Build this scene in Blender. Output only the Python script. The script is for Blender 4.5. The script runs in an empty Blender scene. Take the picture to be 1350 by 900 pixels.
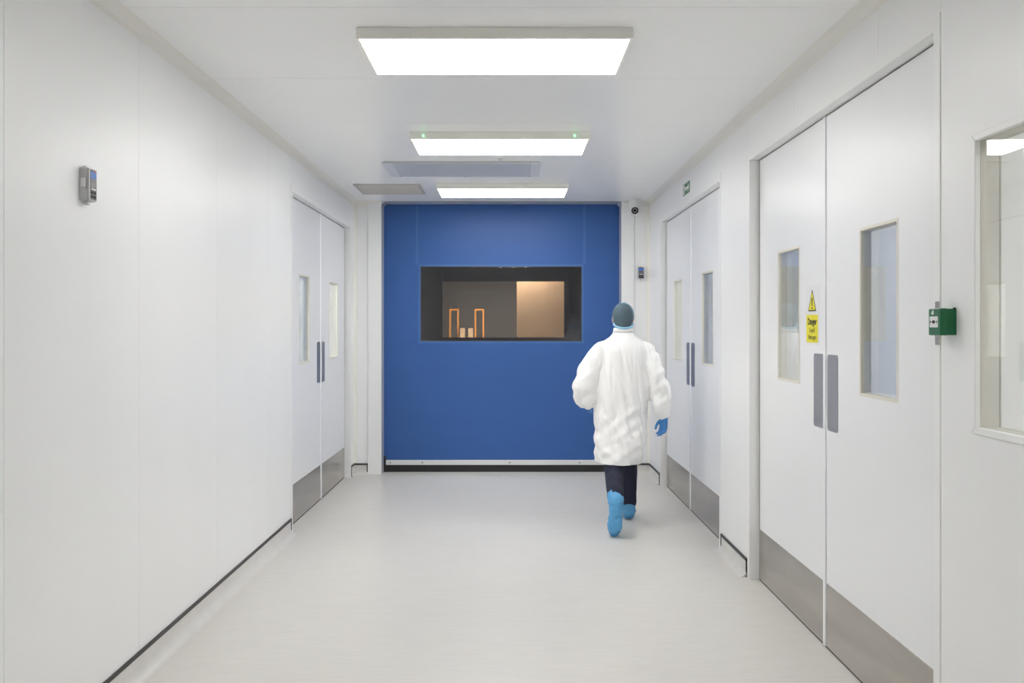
import bpy, bmesh, math, random
from mathutils import Vector, Matrix, noise

random.seed(7)
PI = math.pi
S = bpy.context.scene
COL = S.collection

# ------------------------------------------------------------------ camera
FOCAL_PX = 1270.0
cam_d = bpy.data.cameras.new('camera')
cam = bpy.data.objects.new('camera', cam_d); COL.objects.link(cam)
cam.location = (0, 0, 1.52)
cam.rotation_euler = (PI / 2, 0, 0)
cam_d.sensor_width = 36.0
cam_d.lens = FOCAL_PX * 36.0 / 1350.0
cam_d.shift_x = 3.0 / 1350.0
cam_d.shift_y = -19.0 / 1350.0
cam_d.clip_start = 0.02
S.camera = cam

# ------------------------------------------------------------------ light levels
PANEL_STRENGTH = 11.6
S.view_settings.view_transform = 'Standard'
S.view_settings.look = 'None'
S.view_settings.gamma = 1.0
S.view_settings.use_curve_mapping = False
S.view_settings.exposure = 0.0
S.cycles.max_bounces = 20
S.cycles.diffuse_bounces = 14
S.cycles.glossy_bounces = 8
S.cycles.transparent_max_bounces = 24
world = bpy.data.worlds.new('world'); S.world = world
world.use_nodes = True
world.node_tree.nodes['Background'].inputs[0].default_value = (0.6, 0.65, 0.7, 1)
world.node_tree.nodes['Background'].inputs[1].default_value = 0.15

# ------------------------------------------------------------------ main sizes (metres)
XL, XR = -1.61, 1.445            # corridor wall faces
DL, DR = -1.667, 1.500           # door leaf faces, set back in their frames
YB, YF = 9.95, -3.6              # back wall face, end wall behind the camera
HC = 2.82                        # ceiling
WT = 0.08                        # wall thickness


# ------------------------------------------------------------------ materials
def new_mat(name):
    m = bpy.data.materials.new(name); m.use_nodes = True
    return m, m.node_tree, m.node_tree.nodes['Principled BSDF']


def mat(name, col, rough=0.5, metal=0.0, spec=0.5, vary=0.0, scale=6.0, bump=0.0, bscale=200.0,
        stretch=(1, 1, 1), rvary=0.0, coat=0.0, sheen=0.0):
    m, nt, p = new_mat(name)
    p.inputs['Base Color'].default_value = (*col, 1)
    p.inputs['Roughness'].default_value = rough
    p.inputs['Metallic'].default_value = metal
    p.inputs['Specular IOR Level'].default_value = spec
    p.inputs['Coat Weight'].default_value = coat
    if sheen:
        p.inputs['Sheen Weight'].default_value = sheen
    if vary or bump or rvary:
        tc = nt.nodes.new('ShaderNodeTexCoord')
        mp = nt.nodes.new('ShaderNodeMapping'); mp.inputs['Scale'].default_value = stretch
        nt.links.new(tc.outputs['Object'], mp.inputs[0])
    if vary or rvary:
        n = nt.nodes.new('ShaderNodeTexNoise'); n.inputs['Scale'].default_value = scale
        n.inputs['Detail'].default_value = 2
        nt.links.new(mp.outputs[0], n.inputs['Vector'])
    if vary:
        r = nt.nodes.new('ShaderNodeMapRange')
        r.inputs['From Min'].default_value = 0.25; r.inputs['From Max'].default_value = 0.75
        r.inputs['To Min'].default_value = 1 - vary; r.inputs['To Max'].default_value = 1 + vary
        nt.links.new(n.outputs['Fac'], r.inputs['Value'])
        mx = nt.nodes.new('ShaderNodeVectorMath'); mx.operation = 'SCALE'
        mx.inputs[0].default_value = col
        nt.links.new(r.outputs[0], mx.inputs['Scale'])
        nt.links.new(mx.outputs[0], p.inputs['Base Color'])
    if rvary:
        r2 = nt.nodes.new('ShaderNodeMapRange')
        r2.inputs['From Min'].default_value = 0.3; r2.inputs['From Max'].default_value = 0.7
        r2.inputs['To Min'].default_value = max(0.02, rough - rvary); r2.inputs['To Max'].default_value = rough + rvary
        nt.links.new(n.outputs['Fac'], r2.inputs['Value'])
        nt.links.new(r2.outputs[0], p.inputs['Roughness'])
    if bump:
        n2 = nt.nodes.new('ShaderNodeTexNoise'); n2.inputs['Scale'].default_value = bscale
        n2.inputs['Detail'].default_value = 3
        nt.links.new(mp.outputs[0], n2.inputs['Vector'])
        b = nt.nodes.new('ShaderNodeBump'); b.inputs['Strength'].default_value = bump
        b.inputs['Distance'].default_value = 0.01
        nt.links.new(n2.outputs['Fac'], b.inputs['Height'])
        nt.links.new(b.outputs[0], p.inputs['Normal'])
    return m


def glass(name, tint=(0.965, 0.97, 0.965), wave=0.0, haze=0.0, haze_col=(0.3, 0.3, 0.3)):
    """Clear sheet: Fresnel mirror over straight transmission."""
    m = bpy.data.materials.new(name); m.use_nodes = True
    nt = m.node_tree; nt.nodes.clear()
    out = nt.nodes.new('ShaderNodeOutputMaterial')
    tr = nt.nodes.new('ShaderNodeBsdfTransparent'); tr.inputs[0].default_value = (*tint, 1)
    gl = nt.nodes.new('ShaderNodeBsdfGlossy'); gl.inputs['Roughness'].default_value = 0.0
    geo = nt.nodes.new('ShaderNodeNewGeometry')
    ior = nt.nodes.new('ShaderNodeMapRange')
    ior.inputs['To Min'].default_value = 1.5; ior.inputs['To Max'].default_value = 1 / 1.5
    nt.links.new(geo.outputs['Backfacing'], ior.inputs['Value'])
    fr = nt.nodes.new('ShaderNodeFresnel')
    nt.links.new(ior.outputs[0], fr.inputs['IOR'])
    base = tr
    if haze:
        df = nt.nodes.new('ShaderNodeBsdfDiffuse'); df.inputs[0].default_value = (*haze_col, 1)
        hm = nt.nodes.new('ShaderNodeMixShader'); hm.inputs[0].default_value = haze
        nt.links.new(tr.outputs[0], hm.inputs[1]); nt.links.new(df.outputs[0], hm.inputs[2])
        base = hm
    mx = nt.nodes.new('ShaderNodeMixShader')
    nt.links.new(fr.outputs[0], mx.inputs[0])
    nt.links.new(base.outputs[0], mx.inputs[1]); nt.links.new(gl.outputs[0], mx.inputs[2])
    nt.links.new(mx.outputs[0], out.inputs[0])
    if wave:
        tc = nt.nodes.new('ShaderNodeTexCoord')
        mp = nt.nodes.new('ShaderNodeMapping'); mp.inputs['Scale'].default_value = (6, 1, 0.8)
        n = nt.nodes.new('ShaderNodeTexNoise'); n.inputs['Scale'].default_value = 2.0
        n.inputs['Detail'].default_value = 3
        b = nt.nodes.new('ShaderNodeBump'); b.inputs['Strength'].default_value = wave
        b.inputs['Distance'].default_value = 0.02
        nt.links.new(tc.outputs['Object'], mp.inputs[0]); nt.links.new(mp.outputs[0], n.inputs['Vector'])
        nt.links.new(n.outputs['Fac'], b.inputs['Height']); nt.links.new(b.outputs[0], gl.inputs['Normal'])
    return m


def emit(name, col, strength):
    m = bpy.data.materials.new(name); m.use_nodes = True
    nt = m.node_tree; nt.nodes.clear()
    out = nt.nodes.new('ShaderNodeOutputMaterial')
    e = nt.nodes.new('ShaderNodeEmission'); e.inputs[0].default_value = (*col, 1); e.inputs[1].default_value = strength
    nt.links.new(e.outputs[0], out.inputs[0])
    return m


def floor_mat():
    m, nt, p = new_mat('vinyl floor')
    tc = nt.nodes.new('ShaderNodeTexCoord')
    n1 = nt.nodes.new('ShaderNodeTexNoise'); n1.inputs['Scale'].default_value = 1.2; n1.inputs['Detail'].default_value = 4
    mp = nt.nodes.new('ShaderNodeMapping'); mp.inputs['Scale'].default_value = (3.0, 26.0, 1)
    n2 = nt.nodes.new('ShaderNodeTexNoise'); n2.inputs['Scale'].default_value = 2.0; n2.inputs['Detail'].default_value = 6
    n3 = nt.nodes.new('ShaderNodeTexNoise'); n3.inputs['Scale'].default_value = 160; n3.inputs['Detail'].default_value = 2
    nt.links.new(tc.outputs['Object'], n1.inputs['Vector'])
    nt.links.new(tc.outputs['Object'], mp.inputs[0]); nt.links.new(mp.outputs[0], n2.inputs['Vector'])
    nt.links.new(tc.outputs['Object'], n3.inputs['Vector'])
    s = nt.nodes.new('ShaderNodeMath'); s.operation = 'MULTIPLY_ADD'; s.inputs[1].default_value = 0.35
    nt.links.new(n1.outputs['Fac'], s.inputs[0]); nt.links.new(n2.outputs['Fac'], s.inputs[2])
    s2 = nt.nodes.new('ShaderNodeMath'); s2.operation = 'MULTIPLY_ADD'; s2.inputs[1].default_value = 0.5
    nt.links.new(n3.outputs['Fac'], s2.inputs[0]); nt.links.new(s.outputs[0], s2.inputs[2])
    r = nt.nodes.new('ShaderNodeMapRange')
    r.inputs['From Min'].default_value = 0.55; r.inputs['From Max'].default_value = 1.3
    nt.links.new(s2.outputs[0], r.inputs['Value'])
    cr = nt.nodes.new('ShaderNodeMix'); cr.data_type = 'RGBA'
    cr.inputs['A'].default_value = (0.61, 0.592, 0.56, 1); cr.inputs['B'].default_value = (0.69, 0.672, 0.638, 1)
    nt.links.new(r.outputs[0], cr.inputs['Factor'])
    nt.links.new(cr.outputs['Result'], p.inputs['Base Color'])
    p.inputs['Roughness'].default_value = 0.34
    p.inputs['Specular IOR Level'].default_value = 0.45
    return m


M = {}
M['wall'] = mat('white wall laminate', (0.855, 0.86, 0.865), 0.36, spec=0.45, vary=0.008, scale=3, bump=0.012, bscale=90, stretch=(1, 1, 0.15))
M['joint'] = mat('panel joint sealant', (0.78, 0.77, 0.75), 0.6)
M['ceiling'] = mat('white ceiling laminate', (0.90, 0.905, 0.91), 0.30, spec=0.32, vary=0.008, scale=2)
M['cove'] = mat('cream cove profile', (0.82, 0.81, 0.765), 0.45)
M['frame'] = mat('white frame metal', (0.855, 0.86, 0.86), 0.35)
M['leaf'] = mat('white door laminate', (0.83, 0.84, 0.855), 0.33, spec=0.5, bump=0.01, bscale=70, stretch=(1, 1, 0.2))
M['bead'] = mat('cream glazing bead', (0.74, 0.715, 0.64), 0.45)
M['reveal'] = mat('warm grey glazing reveal', (0.62, 0.60, 0.54), 0.5)
M['rubber'] = mat('black rubber', (0.018, 0.018, 0.019), 0.55)
M['gap'] = mat('dark door gap seal', (0.035, 0.034, 0.032), 0.7)  # dark colour put in for the shade in the door gaps
M['strip'] = mat('charcoal capping strip', (0.028, 0.027, 0.027), 0.45)
M['steel'] = mat('brushed stainless', (0.50, 0.475, 0.435), 0.25, metal=1.0, vary=0.13, scale=1.5, stretch=(1, 0.7, 7.0))
M['plate'] = mat('satin steel plate', (0.42, 0.425, 0.45), 0.42, metal=0.9, vary=0.04, scale=5, stretch=(1, 1, 0.1))
M['vinyl'] = floor_mat()
M['upstand'] = mat('vinyl upstand', (0.67, 0.655, 0.63), 0.33, vary=0.03, scale=9)
M['glass'] = glass('clear glass')
M['pvc'] = glass('clear PVC window', tint=(0.93, 0.93, 0.925), wave=0.035, haze=0.03, haze_col=(0.5, 0.5, 0.54))
M['blue'] = mat('blue curtain fabric', (0.038, 0.116, 0.355), 0.42, spec=0.4, vary=0.03, scale=2.0, bump=0.05, bscale=3.0, stretch=(1, 1, 2.5))
M['blueseam'] = mat('blue curtain weld', (0.048, 0.14, 0.39), 0.36)
M['shadedcurtain'] = mat('shaded blue curtain fabric', (0.09, 0.10, 0.13), 0.5)  # blue like the first curtain; the airlock's shade is put into the colour
M['dooredge'] = mat('grey door guide', (0.52, 0.53, 0.58), 0.4, metal=0.2)
M['alu'] = mat('white aluminium bar', (0.74, 0.74, 0.74), 0.35)
M['housing'] = mat('cream lamp housing', (0.86, 0.85, 0.80), 0.4)
M['panel'] = emit('lamp diffuser', (1.0, 0.985, 0.96), PANEL_STRENGTH)
M['warm'] = emit('warm fill diffuser', (1.0, 0.88, 0.74), 75.0)  # added fill that brightens the store behind both roller doors
M['fill_left'] = emit('left room fill diffuser', (0.96, 0.985, 1.0), 50.0)  # this and the next three: fill added to brighten the side rooms
M['fill_window'] = emit('window room fill diffuser', (1.0, 0.985, 0.97), 27.0)
M['fill_near'] = emit('near right room fill diffuser', (0.97, 0.98, 1.0), 18.0)
M['fill_far'] = emit('far right room fill diffuser', (0.97, 0.99, 1.0), 36.0)
M['led'] = emit('green indicator', (0.15, 1.0, 0.25), 5.0)
M['grille'] = mat('grey grille metal', (0.50, 0.48, 0.455), 0.5)
M['grilledark'] = mat('grille void', (0.16, 0.155, 0.15), 0.8)
M['hepa'] = mat('diffuser plate', (0.66, 0.67, 0.69), 0.3, metal=0.2)
M['hepaflange'] = mat('diffuser flange', (0.74, 0.75, 0.78), 0.3)
M['white'] = mat('white plastic', (0.78, 0.78, 0.77), 0.4)
M['black'] = mat('black plastic', (0.010, 0.010, 0.011), 0.45, spec=0.2)
M['lens'] = mat('black lens', (0.006, 0.006, 0.007), 0.15, spec=0.12)
M['grey'] = mat('grey plastic', (0.55, 0.55, 0.56), 0.42)
M['darkgrey'] = mat('dark grey plastic', (0.09, 0.09, 0.095), 0.4)
M['lcd'] = mat('lcd grey', (0.16, 0.15, 0.16), 0.25)
M['bluelabel'] = mat('blue label', (0.05, 0.17, 0.55), 0.4)
M['redlabel'] = mat('red label', (0.45, 0.05, 0.04), 0.4)
M['green'] = mat('green plastic', (0.006, 0.135, 0.050), 0.32, spec=0.5)
M['signgreen'] = mat('sign green', (0.03, 0.16, 0.075), 0.5)
M['signwhite'] = mat('sign white', (0.80, 0.80, 0.82), 0.35)
M['yellow'] = mat('sign yellow', (0.80, 0.72, 0.02), 0.4)
M['ink'] = mat('sign black', (0.02, 0.02, 0.015), 0.5)
M['coat'] = mat('white coverall cloth', (0.90, 0.90, 0.90), 0.75, sheen=0.15, bump=0.08, bscale=18)
M['navy'] = mat('navy trouser cloth', (0.014, 0.017, 0.040), 0.85)
M['overshoe'] = mat('blue overshoe film', (0.10, 0.36, 0.66), 0.5, bump=0.25, bscale=28)
M['glove'] = mat('blue nitrile glove', (0.045, 0.21, 0.52), 0.45)
M['skin'] = mat('skin', (0.52, 0.33, 0.25), 0.55)
M['hair'] = mat('dark hair', (0.035, 0.037, 0.038), 0.6, bump=0.3, bscale=60, stretch=(1, 1, 0.3))
M['eye'] = mat('eye', (0.6, 0.6, 0.6), 0.2)
M['maskblue'] = mat('pale blue mask cloth', (0.30, 0.56, 0.78), 0.7)
M['beige'] = mat('plywood board', (0.60, 0.42, 0.275), 0.6, vary=0.06, scale=2, stretch=(4, 1, 0.6))
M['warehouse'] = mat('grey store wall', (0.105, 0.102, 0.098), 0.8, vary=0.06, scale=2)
M['orange'] = mat('orange rack steel', (0.62, 0.26, 0.04), 0.5)
M['carton'] = mat('pale carton', (0.58, 0.43, 0.27), 0.7)
M['roomwall'] = mat('side room wall', (0.78, 0.79, 0.80), 0.6)


def cap_mat():
    m = bpy.data.materials.new('blue hair cap film'); m.use_nodes = True
    nt = m.node_tree
    p = nt.nodes['Principled BSDF']
    p.inputs['Base Color'].default_value = (0.22, 0.32, 0.39, 1); p.inputs['Roughness'].default_value = 0.6
    tr = nt.nodes.new('ShaderNodeBsdfTransparent'); tr.inputs[0].default_value = (0.75, 0.9, 1, 1)
    mx = nt.nodes.new('ShaderNodeMixShader'); mx.inputs[0].default_value = 0.36
    nt.links.new(tr.outputs[0], mx.inputs[1]); nt.links.new(p.outputs[0], mx.inputs[2])
    nt.links.new(mx.outputs[0], nt.nodes['Material Output'].inputs[0])
    return m


M['cap'] = cap_mat()

# ------------------------------------------------------------------ builders
ORG = {}                                   # world origin of every object made here


def tag(o, label=None, cat=None, group=None, kind=None):
    if label: o['label'] = label
    if cat: o['category'] = cat
    if group: o['group'] = group
    if kind: o['kind'] = kind
    return o


def empty(name, loc, parent=None):
    o = bpy.data.objects.new(name, None); COL.objects.link(o)
    o.empty_display_size = 0.1
    loc = Vector(loc)
    ORG[o.name] = loc
    if parent:
        o.parent = parent; o.location = loc - ORG[parent.name]
    else:
        o.location = loc
    return o


def mesh_obj(name, me, material, parent=None, base=False):
    """Link a mesh given in world coordinates; origin goes to its middle (or its base)."""
    vs = [v.co for v in me.vertices]
    lo = Vector((min(v.x for v in vs), min(v.y for v in vs), min(v.z for v in vs)))
    hi = Vector((max(v.x for v in vs), max(v.y for v in vs), max(v.z for v in vs)))
    org = (lo + hi) / 2
    if base or not parent: org.z = lo.z
    me.transform(Matrix.Translation(-org))
    me.name = name
    if material and not me.materials: me.materials.append(material)
    o = bpy.data.objects.new(name, me); COL.objects.link(o)
    ORG[o.name] = org
    if parent:
        o.parent = parent; o.location = org - ORG[parent.name]
    else:
        o.location = org
    return o


class MB:
    """Collects shapes in world coordinates and links them as one mesh object."""
    def __init__(self):
        self.bm = bmesh.new()

    def box(self, x0, x1, y0, y1, z0, z1):
        if x0 > x1: x0, x1 = x1, x0
        if y0 > y1: y0, y1 = y1, y0
        if z0 > z1: z0, z1 = z1, z0
        v = [self.bm.verts.new(c) for c in ((x0, y0, z0), (x1, y0, z0), (x1, y1, z0), (x0, y1, z0),
                                            (x0, y0, z1), (x1, y0, z1), (x1, y1, z1), (x0, y1, z1))]
        for f in ((3, 2, 1, 0), (4, 5, 6, 7), (0, 1, 5, 4), (1, 2, 6, 5), (2, 3, 7, 6), (3, 0, 4, 7)):
            self.bm.faces.new([v[i] for i in f])
        return self

    def prism(self, pts, fn, a, b):
        """Polygon pts (u,v) swept along w from a to b; fn(u,v,w) -> world."""
        lo = [self.bm.verts.new(fn(u, v, a)) for u, v in pts]
        hi = [self.bm.verts.new(fn(u, v, b)) for u, v in pts]
        n = len(pts)
        self.bm.faces.new(lo); self.bm.faces.new(hi[::-1])
        for i in range(n):
            j = (i + 1) % n
            self.bm.faces.new([lo[i], hi[i], hi[j], lo[j]])
        return self

    def cells(self, us, vs, full, fn, a, b):
        """Slab of thickness a..b made of grid cells; full(i,j) tells which cells exist (holes left open)."""
        vert = {}
        def V(i, j, w):
            k = (i, j, w)
            if k not in vert: vert[k] = self.bm.verts.new(fn(us[i], vs[j], (a, b)[w]))
            return vert[k]
        nu, nv = len(us) - 1, len(vs) - 1
        ok = lambda i, j: 0 <= i < nu and 0 <= j < nv and full(i, j)
        for i in range(nu):
            for j in range(nv):
                if not ok(i, j): continue
                self.bm.faces.new([V(i, j, 0), V(i, j + 1, 0), V(i + 1, j + 1, 0), V(i + 1, j, 0)])
                self.bm.faces.new([V(i, j, 1), V(i + 1, j, 1), V(i + 1, j + 1, 1), V(i, j + 1, 1)])
                for di, dj, p, q in ((-1, 0, (i, j), (i, j + 1)), (1, 0, (i + 1, j), (i + 1, j + 1)),
                                     (0, -1, (i, j), (i + 1, j)), (0, 1, (i, j + 1), (i + 1, j + 1))):
                    if not ok(i + di, j + dj):
                        self.bm.faces.new([V(*p, 0), V(*q, 0), V(*q, 1), V(*p, 1)])
        return self

    def ring(self, u0, u1, v0, v1, t, fn, a, b):
        return self.cells([u0, u0 + t, u1 - t, u1], [v0, v0 + t, v1 - t, v1], lambda i, j: (i, j) != (1, 1), fn, a, b)

    def cyl(self, c, r0, r1, h, fn=None, seg=24):
        """Cylinder or cone on local axis w (0..h); fn(u,v,w) -> world offset added to c."""
        fn = fn or (lambda u, v, w: Vector((u, v, w)))
        c = Vector(c)
        lo = [self.bm.verts.new(c + Vector(fn(r0 * math.cos(2 * PI * k / seg), r0 * math.sin(2 * PI * k / seg), 0))) for k in range(seg)]
        hi = [self.bm.verts.new(c + Vector(fn(r1 * math.cos(2 * PI * k / seg), r1 * math.sin(2 * PI * k / seg), h))) for k in range(seg)]
        self.bm.faces.new(lo[::-1]); self.bm.faces.new(hi)
        for k in range(seg):
            j = (k + 1) % seg
            self.bm.faces.new([lo[k], lo[j], hi[j], hi[k]])
        return self

    def ball(self, c, rx, ry=None, rz=None, rot=None, sub=3):
        ry = ry or rx; rz = rz or rx
        r = bmesh.ops.create_icosphere(self.bm, subdivisions=sub, radius=1)
        mt = Matrix.Translation(Vector(c)) @ (rot.to_4x4() if rot else Matrix()) @ Matrix.Diagonal((rx, ry, rz, 1))
        bmesh.ops.transform(self.bm, matrix=mt, verts=r['verts'])
        return self

    def loft(self, secs, seg=28):
        """Closed stack of ellipses: each (centre, rx, ry, axis_u, axis_v)."""
        rings = []
        for c, ru, rv, au, av in secs:
            c = Vector(c); au = Vector(au); av = Vector(av)
            rings.append([self.bm.verts.new(c + au * ru * math.cos(2 * PI * k / seg) + av * rv * math.sin(2 * PI * k / seg)) for k in range(seg)])
        for a, b in zip(rings, rings[1:]):
            for k in range(seg):
                j = (k + 1) % seg
                self.bm.faces.new([a[k], a[j], b[j], b[k]])
        self.bm.faces.new(rings[0][::-1]); self.bm.faces.new(rings[-1])
        return self

    def tube(self, pts, seg=20, caps=True):
        """Tapered round limb through (point, radius) pairs with ball joints."""
        for (p, r), (q, s) in zip(pts, pts[1:]):
            p, q = Vector(p), Vector(q)
            d = (q - p).normalized()
            u = d.orthogonal().normalized(); v = d.cross(u)
            self.loft([(p, r, r, u, v), (q, s, s, u, v)], seg)
        for i, (p, r) in enumerate(pts):
            if caps or 0 < i < len(pts) - 1: self.ball(p, r, sub=2)
        return self

    def mesh(self, bevel=0.0, segs=1, smooth=False):
        bm = self.bm
        bmesh.ops.recalc_face_normals(bm, faces=bm.faces[:])
        if bevel:
            es = [e for e in bm.edges if len(e.link_faces) == 2 and e.calc_face_angle(0) > 0.6]
            bmesh.ops.bevel(bm, geom=es, offset=bevel, segments=segs, profile=0.5, affect='EDGES', clamp_overlap=True)
        if smooth:
            for f in bm.faces: f.smooth = True
        me = bpy.data.meshes.new('m'); bm.to_mesh(me); bm.free()
        return me

    def build(self, name, material, parent=None, bevel=0.0, segs=1, smooth=False, base=False):
        return mesh_obj(name, self.mesh(bevel, segs, smooth), material, parent, base)


def remeshed(mb, voxel, smooth=6, factor=0.5):
    """Union of the shapes in mb as one continuous smooth skin."""
    me = mb.mesh()
    o = bpy.data.objects.new('tmp', me); COL.objects.link(o)
    r = o.modifiers.new('r', 'REMESH'); r.mode = 'VOXEL'; r.voxel_size = voxel
    if smooth:
        s = o.modifiers.new('s', 'SMOOTH'); s.iterations = smooth; s.factor = factor
    dg = bpy.context.evaluated_depsgraph_get()
    out = bpy.data.meshes.new_from_object(o.evaluated_get(dg))
    bpy.data.objects.remove(o); bpy.data.meshes.remove(me)
    for p in out.polygons: p.use_smooth = True
    return out


def copy_tree(o, parent=None):
    c = o.copy(); COL.objects.link(c); c.parent = parent
    for ch in list(o.children): copy_tree(ch, c)
    return c


# local frames: (u along reading direction, v up, w out of the surface)
def on_right(y, z, x=None):
    x = XR if x is None else x
    return lambda u, v, w: (x - w, y - u, z + v)


def on_left(y, z, x=None):
    x = XL if x is None else x
    return lambda u, v, w: (x + w, y + u, z + v)


def on_back(x, z, y=YB):
    return lambda u, v, w: (x + u, y - w, z + v)


def rrect(w, h, r, n=5, corners=(1, 1, 1, 1)):
    """Rounded rectangle centred on 0; corners: lower-left, lower-right, upper-right, upper-left."""
    pts = []
    for k, (cx, cy) in enumerate(((-1, -1), (1, -1), (1, 1), (-1, 1))):
        if not corners[k]:
            pts.append((cx * w / 2, cy * h / 2)); continue
        ox, oy = cx * (w / 2 - r), cy * (h / 2 - r)
        a0 = PI + k * PI / 2
        for i in range(n + 1):
            a = a0 + i * PI / 2 / n
            pts.append((ox + r * math.cos(a), oy + r * math.sin(a)))
    return pts


def text_mesh(s, size, fn, w0, depth, bold=0.0, squeeze=1.0):
    cu = bpy.data.curves.new('t', 'FONT'); cu.body = s; cu.size = size
    cu.align_x = 'CENTER'; cu.align_y = 'CENTER'; cu.extrude = depth / 2; cu.offset = bold
    cu.resolution_u = 3
    o = bpy.data.objects.new('t', cu); COL.objects.link(o)
    dg = bpy.context.evaluated_depsgraph_get()
    me = bpy.data.meshes.new_from_object(o.evaluated_get(dg))
    bpy.data.objects.remove(o); bpy.data.curves.remove(cu)
    for v in me.vertices:
        v.co = Vector(fn(v.co.x * squeeze, v.co.y, w0 + v.co.z))
    me.materials.clear()
    return me


# ================================================================== SETTING
tag(MB().box(-4.6, 4.6, YF - 0.1, 19.0, -0.12, 0).build('floor', M['vinyl']),
    'pale grey speckled vinyl floor running down the corridor', 'floor', kind='structure')

ceil = tag(MB().box(-4.6, 4.6, YF - 0.1, 19.0, HC + 0.006, HC + 0.1).build('ceiling', M['joint']),
           'smooth white panelled ceiling with thin cross joints', 'ceiling', kind='structure')
G = 0.0018                                  # half of a ceiling panel joint
ys = [YF] + [0.56 + 1.12 * k for k in range(-3, 9)] + [YB + 0.2]
for a, b in zip(ys, ys[1:]):
    MB().box(XL, XR, a + G, b - G, HC, HC + 0.006).build('ceiling_panel', M['ceiling'], ceil, bevel=0.0012)

G = 0.0011
# ---- side walls: core with openings, faced with panels
DOORS = {'left': [(7.137, 9.722)], 'right': [(3.279, 5.80), (6.63, 9.212)]}
HEAD, FW = 2.525, 0.05                      # opening height, frame face width
WIN = (1.75, 3.003, 1.189, 2.118)           # y0, y1, z0, z1


def side_wall(side, X, s, seams, seams_over):
    """s = +1 when the wall body lies towards +x."""
    fn = lambda u, v, w: (X + s * w, u, v)
    us = sorted({YF - 0.1, YB + 0.25} | {y for d in DOORS[side] for y in d} | ({WIN[0], WIN[1]} if side == 'right' else set()))
    vs = [0, WIN[2], WIN[3], HEAD, HC + 0.006]
    def full(i, j):
        yc = (us[i] + us[i + 1]) / 2; zc = (vs[j] + vs[j + 1]) / 2
        for a, b in DOORS[side]:
            if a < yc < b and zc < HEAD: return False
        if side == 'right' and WIN[0] < yc < WIN[1] and WIN[2] < zc < WIN[3]: return False
        return True
    w = MB().cells(us, vs, full, fn, 0.006, WT).build('wall_' + side, M['joint'])
    tag(w, 'white panelled corridor wall on the %s with a double door%s' % (side, '' if side == 'left' else ' pair and window'), 'wall', kind='structure')
    def panel(y0, y1, z0, z1):
        MB().box(X, X + s * 0.006, y0 + G, y1 - G, z0, z1).build('wall_panel', M['wall'], w, bevel=0.0012)
    # full-height runs between door frames
    runs = []; y = YF
    for a, b in DOORS[side]:
        runs.append((y, a - FW)); y = b + FW
    runs.append((y, YB))
    for r0, r1 in runs:
        cuts = [r0] + [c for c in seams if r0 + 0.1 < c < r1 - 0.1] + [r1]
        for a, b in zip(cuts, cuts[1:]):
            if side == 'right' and a < WIN[0] and b > WIN[1]:
                MB().cells([a + G, WIN[0], WIN[1], b - G], [0, WIN[2], WIN[3], HC], lambda i, j: (i, j) != (1, 1), fn, 0, 0.006).build('wall_panel', M['wall'], w)
            else:
                panel(a, b, 0, HC)
    for a, b in DOORS[side]:
        cuts = [a - FW] + [c for c in seams_over if a < c < b] + [b + FW]
        for p, q in zip(cuts, cuts[1:]):
            panel(p, q, HEAD + FW, HC)
    return w


side_wall('left', XL, -1, [3.066 + 1.115 * k for k in range(-5, 4)], [8.43])
side_wall('right', XR, 1, [0.40, -0.72, -1.84, -2.96], [3.776, 4.89, 7.90])

# ---- back wall around the roller door
OX0, OX1, OTOP = -1.324, 1.152, 2.812       # roller door opening
PX0, PX1 = -1.465, 1.285                    # outer edges of its posts
wb = MB()
wb.cells([-4.6, OX0, OX1, 4.6], [0, OTOP, HC + 0.006], lambda i, j: (i, j) != (1, 0), lambda u, v, w: (u, YB + w, v), 0.006, 0.22)
wall_back = tag(wb.build('wall_back', M['joint']), 'white end wall around the blue roller door', 'wall', kind='structure')
MB().box(XL, PX0 - G, YB, YB + 0.006, 0, HC).build('wall_panel', M['wall'], wall_back, bevel=0.0012)
MB().box(PX1 + G, XR, YB, YB + 0.006, 0, HC).build('wall_panel', M['wall'], wall_back, bevel=0.0012)

tag(MB().box(-4.6, 4.6, YF - 0.1, YF, 0, HC).build('wall_front', M['wall']), 'plain white wall closing the corridor behind the camera', 'wall', kind='structure')

# ---- rooms beyond the glass
sw = lambda n, lab, x0, x1, y0, y1, m='roomwall': tag(MB().box(x0, x1, y0, y1, 0, HC).build(n, M[m]), lab, 'wall', kind='structure')
sw('wall_left_store', 'pale outer wall of the room behind the left doors', -4.5, -4.4, 6.6, YB)
sw('wall_left_partition', 'pale partition of the room behind the left doors', -4.4, XL - WT, 6.6, 6.7)
sw('wall_right_outer', 'pale outer wall of the rooms behind the right wall', 4.4, 4.5, YF, YB)
sw('wall_right_partition', 'pale partition between the window room and the near door room', XR + WT, 4.4, 3.07, 3.17)
sw('wall_right_divider', 'pale partition between the two rooms behind the right doors', XR + WT, 4.4, 6.17, 6.27)
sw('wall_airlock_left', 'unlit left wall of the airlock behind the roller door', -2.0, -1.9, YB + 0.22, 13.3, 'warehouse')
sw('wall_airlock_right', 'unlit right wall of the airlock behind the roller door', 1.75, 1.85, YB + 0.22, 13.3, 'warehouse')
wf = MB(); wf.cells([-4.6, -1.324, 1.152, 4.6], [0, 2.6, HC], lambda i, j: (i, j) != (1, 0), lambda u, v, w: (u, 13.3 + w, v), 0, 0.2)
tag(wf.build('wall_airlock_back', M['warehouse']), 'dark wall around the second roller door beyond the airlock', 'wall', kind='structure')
sw('wall_store_back', 'grey end wall of the store beyond both roller doors', -4.6, 4.6, 18.0, 18.1, 'warehouse')

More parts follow.
